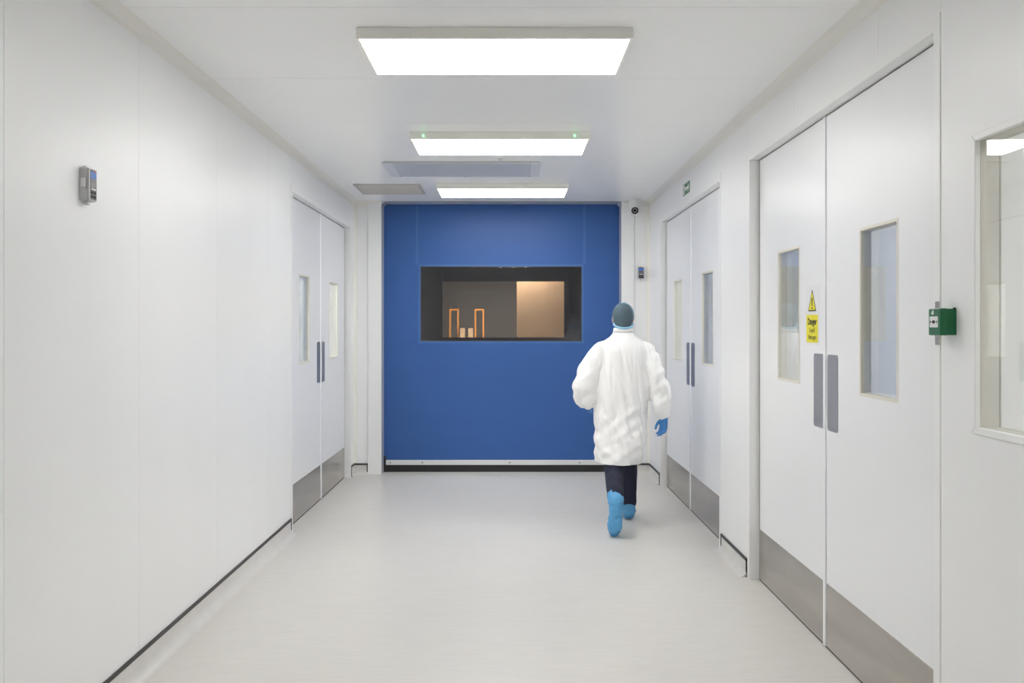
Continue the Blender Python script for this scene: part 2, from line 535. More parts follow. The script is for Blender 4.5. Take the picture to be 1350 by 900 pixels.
# ---- cove profiles at the ceiling and in the back corners
def cove(leg, n=7):
    pts = [(0, 0), (leg, 0)]
    for k in range(1, n):
        a = k * PI / 2 / n
        pts.append((leg - leg * math.sin(a), leg - leg * math.cos(a)))
    return pts + [(0, leg)]


cv = cove(0.052)
lab = 'cream concave cove profile where the %s meets the ceiling'
tag(MB().prism(cv, lambda u, v, w: (XL + u, w, HC - v), YF, YB).build('trim_1', M['cove']), lab % 'left wall', 'trim', kind='structure')
tag(MB().prism(cv, lambda u, v, w: (XR - u, w, HC - v), YF, YB).build('trim_2', M['cove']), lab % 'right wall', 'trim', kind='structure')
tag(MB().prism(cv, lambda u, v, w: (w, YB - u, HC - v), XL, OX0 - 0.03).build('trim_3', M['cove']), lab % 'end wall, left of the roller door,', 'trim', kind='structure')
tag(MB().prism(cv, lambda u, v, w: (w, YB - u, HC - v), OX1 + 0.03, XR).build('trim_4', M['cove']), lab % 'end wall, right of the roller door,', 'trim', kind='structure')
cv2 = cove(0.034)
tag(MB().prism(cv2, lambda u, v, w: (XL + u, YB - v, w), 0.115, HC - 0.05).build('trim_5', M['cove']), 'cream upright cove in the corner left of the roller door', 'trim', kind='structure')
tag(MB().prism(cv2, lambda u, v, w: (XR - u, YB - v, w), 0.115, HC - 0.05).build('trim_6', M['cove']), 'cream upright cove in the corner right of the roller door', 'trim', kind='structure')


# ---- coved vinyl upstands with a charcoal capping strip
def base_profile(t, h, r, n=7):
    pts = [(0, 0), (0, h), (t, h)]
    for k in range(n + 1):
        a = k * PI / 2 / n
        pts.append((t + r - r * math.cos(a), r - r * math.sin(a)))
    return pts


BP = base_profile(0.004, 0.098, 0.045)
CAP = [(0, 0.098), (0, 0.114), (0.008, 0.114), (0.0095, 0.098)]
ENDP = base_profile(0.0085, 0.114, 0.010)


def baseboard(name, label, fn, a, b, ends):
    o = tag(MB().prism(BP, fn, a, b).build(name, M['upstand']), label, 'baseboard', kind='structure')
    MB().prism(CAP, fn, a, b).build('capping_strip', M['strip'], o)
    for e in ends:
        MB().prism(ENDP, fn, e - 0.005, e + 0.005).build('end_strip', M['strip'], o)
    return o


fl = lambda u, v, w: (XL + u, w, v)
fr_ = lambda u, v, w: (XR - u, w, v)
fb = lambda u, v, w: (w, YB - u, v)
bl = 'pale coved vinyl upstand with black capping strip, %s'
baseboard('baseboard_left', bl % 'along the long left wall', fl, YF, 7.08, [7.078])
baseboard('baseboard_left_corner', bl % 'between left door and end wall', fl, 9.775, YB, [9.778])
baseboard('baseboard_right', bl % 'on the right wall behind the camera', fr_, YF, 3.222, [3.22])
baseboard('baseboard_right_pier', bl % 'between the two right doors', fr_, 5.857, 6.573, [5.862, 6.568])
baseboard('baseboard_right_corner', bl % 'between far right door and end wall', fr_, 9.27, YB, [9.275])
baseboard('baseboard_back_left', bl % 'on end wall left of roller door', fb, XL, PX0, [PX0 - 0.006])
baseboard('baseboard_back_right', bl % 'on end wall right of roller door', fb, PX1, XR, [PX1 + 0.006])


# ================================================================== DOUBLE DOORS
def double_door(n, label, X, s, D, y0, y1, ym):
    """Leaf faces at x = D; s = +1 when the wall body lies towards +x. The leaf beyond ym is the farther one."""
    d = tag(empty('door_%d' % n, (X, (y0 + y1) / 2, 0)), label, 'door', kind='structure')
    # frame: flush face strips round the opening, mitred at the head, plus jamb returns
    fy = lambda u, v, w: (X + s * w, u, v)
    for nm, pts in (('frame_jamb', [(y0 - FW, 0), (y0, 0), (y0, HEAD), (y0 - FW, HEAD + FW)]),
                    ('frame_jamb', [(y1, 0), (y1 + FW, 0), (y1 + FW, HEAD + FW), (y1, HEAD)]),
                    ('frame_head', [(y0, HEAD), (y1, HEAD), (y1 + FW, HEAD + FW), (y0 - FW, HEAD + FW)])):
        MB().prism(pts, fy, -0.003, 0.006).build(nm, M['frame'], d, bevel=0.001)
    for p, q in ((y0, y0 + 0.002), (y1 - 0.002, y1)):
        MB().box(X - s * 0.002, X + s * (WT + 0.002), p, q, 0, HEAD).build('jamb_lining', M['frame'], d)
    MB().box(X - s * 0.002, X + s * (WT + 0.002), y0, y1, HEAD - 0.002, HEAD).build('head_lining', M['frame'], d)
    # dark infill coloured as the shade in the gaps round the leaves
    gy0, gy1, gz = y0 + 0.004, y1 - 0.024, HEAD - 0.008
    us = [y0 + 0.002, gy0, gy1, y1 - 0.002]; vs = [0, gz, HEAD - 0.002]
    shade = MB(); shade.cells(us, vs, lambda i, j: not (i == 1 and j == 0), fy, s * (D - X) + 0.004, s * (D - X) + 0.03)
    shade.build('gap_shade', M['gap'], d)  # no real part, only the dark of the gaps as colour
    MB().box(D + s * 0.003, D + s * 0.03, gy0, gy1, 0.0, 0.009).build('floor_gap_shade', M['gap'], d)  # dark strip standing in for the shade under the leaves
    # leaves
    for far in (False, True):
        a, b = (ym + 0.004, gy1) if far else (gy0, ym - 0.004)
        mid = (ym + y1) / 2 if far else (y0 + ym) / 2
        wy0, wy1, wz0, wz1 = mid - 0.198, mid + 0.198, 1.236, 1.932
        th = 0.045
        fd = lambda u, v, w: (D + s * w, u, v)
        leaf = MB().cells([a, wy0, wy1, b], [0.010, wz0, wz1, gz], lambda i, j: (i, j) != (1, 1), fd, 0, th).build('door_leaf', M['leaf'], d)
        # kick plate, push plate
        ka, kb = (ym + 0.035, b - 0.004) if far else (a + 0.004, ym - 0.012)
        MB().box(D - s * 0.0015, D, ka, kb, 0.011, 0.309).build('kick_plate', M['steel'], leaf, bevel=0.0006)
        pc = ym + 0.110 if far else ym - 0.095
        MB().prism([(pc + u, 1.213 + v) for u, v in rrect(0.145, 0.356, 0.018)], fd, -0.002, 0).build('push_plate', M['plate'], leaf)
        # vision panel: cream bead ring, lining, two panes
        MB().ring(wy0 - 0.006, wy1 + 0.006, wz0 - 0.010, wz1 + 0.010, 0.012, fd, -0.002, 0.004).build('glazing_bead', M['bead'], leaf)
        MB().ring(wy0 + 0.0005, wy1 - 0.0005, wz0 + 0.0005, wz1 - 0.0005, 0.004, fd, 0.005, th).build('glazing_lining', M['reveal'], leaf)
        for off in (0.005, th - 0.009):
            MB().box(D + s * off, D + s * (off + 0.004), wy0 + 0.004, wy1 - 0.004, wz0 + 0.004, wz1 - 0.004).build('glass_pane', M['glass'], leaf)
    # meeting stile: slim white cover strip standing on the farther leaf
    MB().box(D - s * 0.006, D, ym - 0.002, ym + 0.030, 0.008, gz).build('meeting_stile', M['leaf'], d, bevel=0.0015)
    return d


double_door(1, 'white double door with danger sign and steel kick plates beside the window', XR, 1, DR, 3.279, 5.80, 4.566)
double_door(2, 'white double door under the green exit sign with steel kick plates', XR, 1, DR, 6.63, 9.212, 7.975)
double_door(3, 'white double door with steel kick plates in the left wall', XL, -1, DL, 7.137, 9.722, 8.49)


# ================================================================== OBSERVATION WINDOW
w1 = tag(empty('window_1', (XR, (WIN[0] + WIN[1]) / 2, WIN[2])), 'white framed observation window in the right wall beside green release box', 'window', kind='structure')
fy = lambda u, v, w: (XR + w, u, v)
for pts in ([(WIN[0], WIN[2]), (WIN[1], WIN[2]), (WIN[1] - 0.022, WIN[2] + 0.022), (WIN[0] + 0.022, WIN[2] + 0.022)],
            [(WIN[0], WIN[3]), (WIN[1], WIN[3]), (WIN[1] - 0.022, WIN[3] - 0.022), (WIN[0] + 0.022, WIN[3] - 0.022)],
            [(WIN[1], WIN[2]), (WIN[1], WIN[3]), (WIN[1] - 0.022, WIN[3] - 0.022), (WIN[1] - 0.022, WIN[2] + 0.022)],
            [(WIN[0], WIN[2]), (WIN[0], WIN[3]), (WIN[0] + 0.022, WIN[3] - 0.022), (WIN[0] + 0.022, WIN[2] + 0.022)]):
    MB().prism(pts, fy, -0.006, 0.012).build('window_frame', M['frame'], w1, bevel=0.002)
MB().ring(WIN[0] + 0.001, WIN[1] - 0.001, WIN[2] + 0.001, WIN[3] - 0.001, 0.02, fy, 0.012, WT - 0.002).build('window_reveal', M['reveal'], w1)
for off in (0.013, WT - 0.010):
    MB().box(XR + off, XR + off + 0.005, WIN[0] + 0.021, WIN[1] - 0.021, WIN[2] + 0.021, WIN[3] - 0.021).build('glass_pane', M['glass'], w1)


# ================================================================== ROLLER DOORS
def roller_door(n, label, yw, yc, x0, x1, top, front, curtain, seam, post):
    """yw: face of the wall, yc: face of the curtain. front: with the posts of the corridor side."""
    d = tag(empty('door_%d' % n, ((x0 + x1) / 2, yw, 0)), label, 'door', kind='structure')
    xm = (x0 + x1) / 2
    wx0, wx1, wz0, wz1 = xm - 0.852, xm + 0.844, 1.370, 2.158
    ff = lambda u, v, w: (u, yc + w, v)
    c = MB().cells([x0 + 0.002, wx0, wx1, x1 - 0.002], [0.124, wz0, wz1, top - 0.003], lambda i, j: (i, j) != (1, 1), ff, 0, 0.004).build('curtain', M[curtain], d)
    MB().ring(wx0 - 0.022, wx1 + 0.022, wz0 - 0.022, wz1 + 0.022, 0.024, ff, -0.0015, -0.0001).build('window_weld', M[seam], c)
    MB().box(wx0 + 0.0005, wx1 - 0.0005, yc + 0.0008, yc + 0.0028, wz0 + 0.0005, wz1 - 0.0005).build('window_pane', M['pvc'], c)
    MB().ring(wx0, wx1, wz0, wz1, 0.007, ff, -0.002, -0.0002).build('window_edge', M['darkgrey'], c)
    for sx in (xm - 0.89, xm + 0.87):
        MB().box(sx - 0.011, sx + 0.011, yc - 0.0014, yc - 0.0001, wz1 + 0.024, top - 0.01).build('seam', M[seam], c)
    bar = MB().box(x0 + 0.024, x1 - 0.024, yc - 0.020, yc + 0.018, 0.073, 0.124).build('bottom_bar', M['alu'], d, bevel=0.004, segs=2)
    for bx in (-1.254, -0.917, 0.0, 0.734, 1.02):
        MB().cyl((bx, yc - 0.020, 0.098), 0.0075, 0.006, 0.004, lambda u, v, w: (u, -w, v), 12).build('bolt', M['darkgrey'], bar)
    MB().box(x0 + 0.024, x1 - 0.024, yc - 0.014, yc + 0.012, 0.0, 0.073).build('rubber_seal', M['rubber'], d, bevel=0.003)
    for a, b in ((x0, x0 + 0.022), (x1 - 0.022, x1)):
        MB().box(a, b, yc - 0.024, yc + 0.024, 0.0, 0.17).build('guide_foot', M['rubber'], d)
    if front:
        for a, b, o0, o1 in ((PX0, x0, PX0 + 0.001, x0 + 0.0), (x1, PX1, x1, PX1 - 0.001)):
            MB().box(o0, o1, yw - 0.012, yw + 0.006, 0.0, HC - 0.004).build('post', M['frame'], d, bevel=0.002)
        MB().box(x0 - 0.001, x0 + 0.002, yw - 0.012, yc - 0.003, 0.0, top).build('guide_rail', M['dooredge'], d)
        MB().box(x1 - 0.002, x1 + 0.001, yw - 0.012, yc - 0.003, 0.0, top).build('guide_rail', M['dooredge'], d)
        r = 0.05
        for sx, xo in ((1, x0), (-1, x1)):
            pts = [(0, 0)] + [(r - r * math.sin(k * PI / 16), -(r - r * math.cos(k * PI / 16))) for k in range(9)]
            pts = [(0, 0), (r, 0)] + [(r - r * math.sin(k * PI / 16), -r + r * math.cos(k * PI / 16)) for k in range(1, 8)] + [(0, -r)]
            MB().prism(pts, lambda u, v, w: (xo + sx * u, w, top + v), yw - 0.012, yc - 0.003).build('corner_fillet', M['dooredge'], d)
        MB().box(x0, x1, yw - 0.012, yc - 0.003, top - 0.001, top + 0.005).build('head_edge', M['dooredge'], d)
    return d


roller_door(4, 'blue fabric roller door with dark clear window at corridor end', YB, 10.13, OX0, OX1, OTOP, True, 'blue', 'blueseam', True)
roller_door(5, 'roller door coloured as if in shade, seen through blue door window', 13.3, 13.34, -1.324, 1.152, 2.6, False, 'shadedcurtain', 'shadedcurtain', False)  # curtain colour carries the shade of the unlit airlock


# ================================================================== CEILING FITTINGS
def ceiling_light(label, x0, y0, parts_mat='panel', leds=False):
    t = tag(empty('ceiling_light', (x0 + 0.6, y0 + 0.3, HC)), label, 'light', 'ceiling light panels')
    b = MB(); b.box(x0, x0 + 1.204, y0, y0 + 0.602, HC - 0.05, HC)
    b.build('housing', M['housing'], t, bevel=0.004, segs=2)
    MB().box(x0 + 0.015, x0 + 1.189, y0 + 0.014, y0 + 0.588, HC - 0.0515, HC - 0.0495).build('diffuser', M[parts_mat], t)
    if leds:
        for lx in (-0.576, 0.432):
            MB().cyl((lx, y0 - 0.001, HC - 0.027), 0.007, 0.006, 0.004, lambda u, v, w: (u, -w, v), 12).build('indicator_lamp', M['led'], t)
    return t


LX = -0.668
ceiling_light('bright ceiling light panel beside the double door with danger sign', LX, 4.175)
ceiling_light('ceiling light panel with two green indicator lamps on its edge', LX, 6.410, leds=True)
ceiling_light('ceiling light panel right in front of the blue roller door', LX, 8.711)
ceiling_light('ceiling light panel at the corridor end facing the roller door', LX, 0.22)
ceiling_light('unseen added fill light panel in the room behind the left doors', -3.7, 8.1, 'fill_left')  # out of view, added to brighten the left door glass
ceiling_light('unseen added fill light panel in the room behind the observation window', 2.3, 1.2, 'fill_window')  # out of view, added so the window does not look dark
ceiling_light('unseen added fill light panel in the room behind the near right doors', 2.4, 4.4, 'fill_near')  # out of view, added to lift the near door's vision panels
ceiling_light('unseen added fill light panel in the room behind the far right doors', 2.4, 7.8, 'fill_far')  # out of view, added to lift the far door's vision panels
ceiling_light('unseen added warm fill light panel in the store beyond the roller doors', -0.6, 15.2, 'warm')  # out of view, added to warm and brighten the beige board

# supply air diffuser: tapered flange box with a smooth face plate
t = tag(empty('air_diffuser', (-0.38, 7.89, HC)), 'flat rectangular supply air diffuser with metal face between two lights', 'vent')
a0, a1, b0, b1 = -1.0, 0.245, 7.545, 8.235
bm = MB()
vs = [(a0 + 0.02, b0 + 0.02, HC), (a1 - 0.02, b0 + 0.02, HC), (a1 - 0.02, b1 - 0.02, HC), (a0 + 0.02, b1 - 0.02, HC),
      (a0 - 0.012, b0, HC - 0.016), (a1 + 0.004, b0, HC - 0.016), (a1 + 0.004, b1, HC - 0.016), (a0 - 0.012, b1, HC - 0.016)]
vv = [bm.bm.verts.new(v) for v in vs]
for f in ((0, 1, 2, 3), (7, 6, 5, 4), (0, 4, 5, 1), (1, 5, 6, 2), (2, 6, 7, 3), (3, 7, 4, 0)):
    bm.bm.faces.new([vv[i] for i in f])
bm.build('flange', M['hepaflange'], t)
MB().box(a0 + 0.075, a1 - 0.075, b0 + 0.012, b1 - 0.04, HC - 0.019, HC - 0.0155).build('face_plate', M['hepa'], t, bevel=0.0015)
for x0, x1 in ((a0 + 0.004, a0 + 0.068), (a1 - 0.068, a1 - 0.004)):
    MB().box(x0, x1, b0 + 0.012, b1 - 0.04, HC - 0.018, HC - 0.0155).build('end_strip', M['hepaflange'], t, bevel=0.001)
for x in (-0.93, -0.38, 0.17):
    MB().cyl((x, b1 - 0.02, HC - 0.0155), 0.008, 0.007, 0.004, lambda u, v, w: (u, v, -w), 10).build('screw', M['plate'], t)

# return grille
t = tag(empty('return_grille', (-1.122, 9.06, HC)), 'square grey louvred return air grille in the ceiling corner', 'vent')
g0, g1, h0, h1 = -1.427, -0.817, 8.758, 9.365
MB().ring(g0, g1, h0, h1, 0.03, lambda u, v, w: (u, v, HC - w), 0, 0.012).build('grille_frame', M['grille'], t, bevel=0.003)
MB().box(g0 + 0.03, g1 - 0.03, h0 + 0.03, h1 - 0.03, HC - 0.003, HC).build('grille_back', M['grilledark'], t)
bl_ = MB()
for k in range(22):
    y = h0 + 0.04 + k * 0.0247
    bl_.prism([(y, 0.002), (y + 0.018, 0.010), (y + 0.0185, 0.0085), (y + 0.002, 0.0005)], lambda u, v, w: (w, u, HC - 0.003 - v), g0 + 0.03, g1 - 0.03)
tag(bl_.build('louvre_blades', M['grille'], t), kind='stuff')

# smoke detector
t = tag(empty('smoke_detector', (-0.071, 7.42, HC)), 'tiny flat round white detector on the ceiling before the air diffuser', 'detector')
MB().cyl((-0.071, 7.42, HC), 0.028, 0.025, 0.006, lambda u, v, w: (u, v, -w), 28).build('mount', M['white'], t)
MB().cyl((-0.071, 7.42, HC - 0.006), 0.016, 0.012, 0.007, lambda u, v, w: (u, v, -w), 24).build('sensor_head', M['grey'], t)

# ceiling camera by the end wall
cx, cy = 1.282, 9.83
t = tag(empty('security_camera', (cx, cy, HC)), 'white turret security camera with black lens on ceiling beside roller door', 'camera')
bm = MB(); bm.cyl((cx, cy, HC), 0.064, 0.064, 0.045, lambda u, v, w: (u, v, -w), 36); bm.cyl((cx, cy, HC - 0.045), 0.062, 0.052, 0.05, lambda u, v, w: (u, v, -w), 36)
bm.build('camera_base', M['white'], t)
ball = MB().ball((cx, cy, HC - 0.115), 0.058, sub=4).build('camera_ball', M['white'], t, smooth=True)
ld = Vector((-0.22, -1, -0.05)).normalized()
lu = ld.orthogonal().normalized(); lv = ld.cross(lu)
lf = lambda u, v, w: lu * u + lv * v + ld * w
MB().cyl(Vector((cx, cy, HC - 0.115)) + ld * 0.040, 0.038, 0.034, 0.014, lf, 28).build('lens_ring', M['black'], ball)
MB().cyl(Vector((cx, cy, HC - 0.115)) + ld * 0.0542, 0.018, 0.015, 0.006, lf, 20).build('lens', M['lens'], ball)


# ================================================================== SMALL WALL THINGS
def logger(fn, label):
    """Grey data logger, local frame fn(u,v,w), 70 x 132 x 37 mm."""
    t = tag(empty('data_logger', fn(0, -0.066, 0)), label, 'data logger', 'wall data loggers')
    MB().prism(rrect(0.070, 0.124, 0.006, 3), fn, 0.0, 0.030).build('case_back', M['grey'], t, bevel=0.002)
    MB().prism(rrect(0.066, 0.120, 0.005, 3), fn, 0.030, 0.037).build('case_front', M['grey'], t, bevel=0.0015)
    MB().prism([(u + 0.002, v) for u, v in rrect(0.052, 0.112, 0.003, 2)], fn, 0.037, 0.0378).build('face_plate', M['darkgrey'], t)
    MB().prism([(u + 0.002, v + 0.036) for u, v in rrect(0.048, 0.026, 0.001, 1)], fn, 0.0378, 0.0384).build('blue_label', M['bluelabel'], t)
    MB().prism([(u + 0.016, v + 0.0525) for u, v in rrect(0.020, 0.005, 0.001, 1)], fn, 0.0378, 0.0384).build('red_mark', M['redlabel'], t)
    MB().prism([(u + 0.002, v + 0.004) for u, v in rrect(0.044, 0.032, 0.001, 1)], fn, 0.0378, 0.0384).build('display', M['lcd'], t)
    MB().prism([(u + 0.004, v - 0.0165) for u, v in rrect(0.036, 0.005, 0.001, 1)], fn, 0.0378, 0.0384).build('light_strip', M['white'], t)
    for k in range(4):
        MB().prism([(u - 0.010 + 0.024 * (k % 2), v - 0.030 - 0.015 * (k // 2)) for u, v in rrect(0.016, 0.009, 0.002, 2)], fn, 0.0378, 0.0395).build('button', M['black'], t)
    side = lambda u, v, w: fn(-0.035 - w, v, u)
    MB().prism([(u + 0.016, v + 0.006) for u, v in rrect(0.020, 0.032, 0.001, 1)], side, 0, 0.0006).build('side_label', M['signwhite'], t)
    MB().prism([(u + 0.027, v) for u, v in rrect(0.002, 0.044, 0.0005, 1)], side, 0, 0.0008).build('side_slot', M['darkgrey'], t)
    MB().prism([(u - 0.004, v + 0.066) for u, v in rrect(0.014, 0.010, 0.003, 3)], fn, 0.004, 0.014).build('hanging_lug', M['grey'], t)
    MB().prism([(u - 0.004, v - 0.069) for u, v in rrect(0.018, 0.016, 0.004, 3)], fn, 0.006, 0.022).build('probe_socket', M['grey'], t)
    return t


logger(on_left(3.637, 2.056), 'grey data logger with blue label alone on the long left wall')
logger(on_back(1.350, 2.078), 'grey data logger on the end wall below the security camera')

# green emergency release on the right wall by the near door
YC = 3.157
fr = on_right(YC, 1.537)
t = tag(empty('door_release_box', fr(0, -0.043, 0)), 'green emergency door release box on the wall beside the near double door', 'release box')
MB().prism(rrect(0.084, 0.086, 0.004, 3), fr, 0.0, 0.028).build('back_box', M['green'], t, bevel=0.001)
MB().prism(rrect(0.086, 0.088, 0.005, 3), fr, 0.028, 0.054).build('front_cover', M['green'], t, bevel=0.003, segs=2)
MB().prism([(u - 0.002, v + 0.000) for u, v in rrect(0.060, 0.036, 0.002, 2)], fr, 0.054, 0.055).build('call_panel', M['signwhite'], t)
MB().prism([(0.012 * math.cos(k * PI / 10) - 0.002, 0.0055 * math.sin(k * PI / 10)) for k in range(20)], fr, 0.055, 0.0556).build('press_mark', M['ink'], t)
for s_ in (-1, 1):
    MB().prism([(-0.002 + s_ * 0.016, 0), (-0.002 + s_ * 0.026, 0.0045), (-0.002 + s_ * 0.026, -0.0045)], fr, 0.055, 0.0556).build('press_arrow', M['ink'], t)
MB().prism([(-0.020, 0.024), (-0.004, 0.024), (-0.004, 0.038), (-0.012, 0.038), (-0.020, 0.031)], fr, 0.054, 0.0546).build('exit_mark', M['signwhite'], t)
MB().box(XR - 0.012, XR - 0.004, YC - 0.046, YC - 0.042, 1.578, 1.583).build('test_slot', M['black'], t)

# narrow steel plate on the door frame behind the release box
fp = on_right(3.245, 1.533, XR - 0.003)
t = tag(empty('keeper_plate', fp(0, -0.073, 0)), 'narrow upright steel plate on the door frame behind the release box', 'plate')
MB().prism(rrect(0.030, 0.146, 0.002, 2), fp, 0.0, 0.003).build('plate_face', M['steel'], t)
for v in (-0.066, 0.066):
    MB().cyl(fp(0, v, 0.003), 0.004, 0.0035, 0.0015, lambda a, b, w: (-w, a, b), 10).build('screw', M['plate'], t)

# danger sign on the near door
fs = on_right(4.772, 1.577, DR)
t = tag(empty('danger_sign', fs(0, -0.145, 0)), 'white and yellow Danger Liquid Nitrogen sign stuck on double door', 'sign')
MB().prism(rrect(0.205, 0.290, 0.006, 3), fs, 0.0, 0.0015).build('backing_plate', M['signwhite'], t)
def tri(cyy, side, r, w0, w1, nm, m):
    h = side * math.sqrt(3) / 2
    c = [(-side / 2, -h / 3), (side / 2, -h / 3), (0, 2 * h / 3)]
    pts = []
    for k in range(3):
        p = Vector(c[k]); q = Vector(c[k - 1]); n = Vector(c[(k + 1) % 3])
        a = p + (q - p).normalized() * r; b = p + (n - p).normalized() * r
        for i in range(4):
            tt = i / 3; pts.append(tuple((1 - tt) ** 2 * a + 2 * tt * (1 - tt) * p + tt * tt * b))
    MB().prism([(u, v + cyy) for u, v in pts], fs, w0, w1).build(nm, m, t)
tri(0.058, 0.128, 0.010, 0.0015, 0.0021, 'triangle_border', M['ink'])
tri(0.0575, 0.104, 0.007, 0.0021, 0.0026, 'triangle_field', M['yellow'])
MB().prism([(-0.009, 0.088), (0.009, 0.088), (0.006, 0.048), (-0.006, 0.048)], fs, 0.0026, 0.003).build('exclamation_bar', M['ink'], t)
MB().prism([(0.0075 * math.cos(k * PI / 8), 0.037 + 0.0065 * math.sin(k * PI / 8)) for k in range(16)], fs, 0.0026, 0.003).build('exclamation_dot', M['ink'], t)
MB().prism([(u - 0.001, v - 0.065) for u, v in rrect(0.182, 0.138, 0.010, 4)], fs, 0.0015, 0.0021).build('text_field', M['yellow'], t)
for s_, sz, vv_, bd, sq in (('Danger', 0.046, -0.031, 0.0014, 1.02), ('Liquid', 0.034, -0.072, 0.0002, 1.0), ('Nitrogen', 0.034, -0.108, 0.0002, 0.98)):
    mesh_obj('lettering', text_mesh(s_, sz, lambda u, v, w, vv_=vv_: fs(u, v + vv_, w), 0.0023, 0.0005, bd, sq), M['ink'], t)

# exit sign above the far right door
fe = on_right(7.874, 2.652)
t = tag(empty('exit_sign', fe(0, -0.046, 0)), 'small green and white running man exit sign above the far right door', 'sign')
MB().prism(rrect(0.292, 0.092, 0.003, 2), fe, 0.0, 0.002).build('backing_plate', M['signgreen'], t)
def poly(nm, pts, m=None):
    MB().prism(pts, fe, 0.002, 0.0026).build(nm, m or M['signwhite'], t)
poly('doorway_mark', [(-0.136, -0.036), (-0.066, -0.036), (-0.066, 0.036), (-0.136, 0.036)])
def fig(nm, pts):
    MB().prism(pts, fe, 0.0026, 0.003).build(nm, M['signgreen'], t)
fig('figure_body', [(-0.110, 0.012), (-0.090, 0.016), (-0.094, -0.006), (-0.106, -0.008)])
fig('figure_leg', [(-0.106, -0.006), (-0.098, -0.006), (-0.112, -0.030), (-0.122, -0.028)])
fig('figure_leg', [(-0.100, -0.004), (-0.094, -0.002), (-0.078, -0.018), (-0.080, -0.032), (-0.088, -0.030), (-0.087, -0.019)])
fig('figure_arm', [(-0.108, 0.012), (-0.104, 0.006), (-0.122, -0.002), (-0.126, 0.004)])
fig('figure_arm', [(-0.094, 0.014), (-0.090, 0.008), (-0.076, 0.000), (-0.074, 0.006)])
fig('figure_head', [(-0.092 + 0.007 * math.cos(k * PI / 6), 0.025 + 0.007 * math.sin(k * PI / 6)) for k in range(12)])
poly('arrow_mark', [(-0.045, -0.014), (0.000, -0.014), (0.000, 0.014), (-0.045, 0.014)])
poly('arrow_mark', [(0.010, 0.012), (0.085, 0.012), (0.060, 0.034), (0.080, 0.034), (0.118, 0.000), (0.080, -0.034), (0.060, -0.034), (0.085, -0.012), (0.010, -0.012)][::1])

# ================================================================== STORE BEYOND THE ROLLER DOORS
t = tag(empty('plywood_partition', (1.05, 15.5, 0)), 'tall beige board partition seen through the roller door windows', 'partition')
MB().box(0.115, 2.3, 15.5, 15.54, 0.02, 2.6).build('board', M['beige'], t, bevel=0.003)
for x in (0.22, 1.2, 2.2):
    MB().box(x - 0.03, x + 0.03, 15.54, 15.60, 0.0, 2.6).build('stud', M['carton'], t)
    MB().box(x - 0.04, x + 0.04, 15.42, 15.62, 0.0, 0.02).build('foot', M['grey'], t)
for k, x in enumerate((-0.98, -0.535)):
    t = tag(empty('rack_frame', (x, 17.0, 0)), 'slim orange steel rack frame %s of the pale cartons' % ('one side' if k == 0 else 'on the partition side'), 'rack', 'orange rack frames')
    for sx in (-0.07, 0.07):
        MB().box(x + sx - 0.014, x + sx + 0.014, 16.97, 17.03, 0, 1.84).build('upright', M['orange'], t)
    for z in (0.4, 1.0, 1.826):
        MB().box(x - 0.056, x + 0.056, 16.975, 17.025, z - 0.014, z + 0.014).build('crossbar', M['orange'], t)
t = tag(empty('storage_table', (-0.757, 17.0, 0)), 'low store table carrying two pale cartons beyond the roller doors', 'table')
MB().box(-0.885, -0.63, 16.75, 17.25, 1.17, 1.20).build('table_top', M['grey'], t)
for sx in (-0.868, -0.647):
    for y in (16.78, 17.22):
        MB().box(sx - 0.015, sx + 0.015, y - 0.015, y + 0.015, 0, 1.17).build('leg', M['grey'], t)
for x, lb in ((-0.83, 'pale carton on the store table away from the partition'), (-0.685, 'pale carton on the store table on the partition side')):
    t = tag(empty('carton', (x, 16.95, 1.20)), lb, 'carton', 'cartons in the store')
    MB().box(x - 0.04, x + 0.04, 16.85, 17.05, 1.20, 1.50).build('carton_body', M['carton'], t, bevel=0.003)
    MB().box(x - 0.012, x + 0.012, 16.848, 17.052, 1.49, 1.5015).build('tape', M['beige'], t)


# ================================================================== PERSON
PO = Vector((0.874, 7.40, 0.0))


def P(x, y, z):
    return PO + Vector((x, y, z))


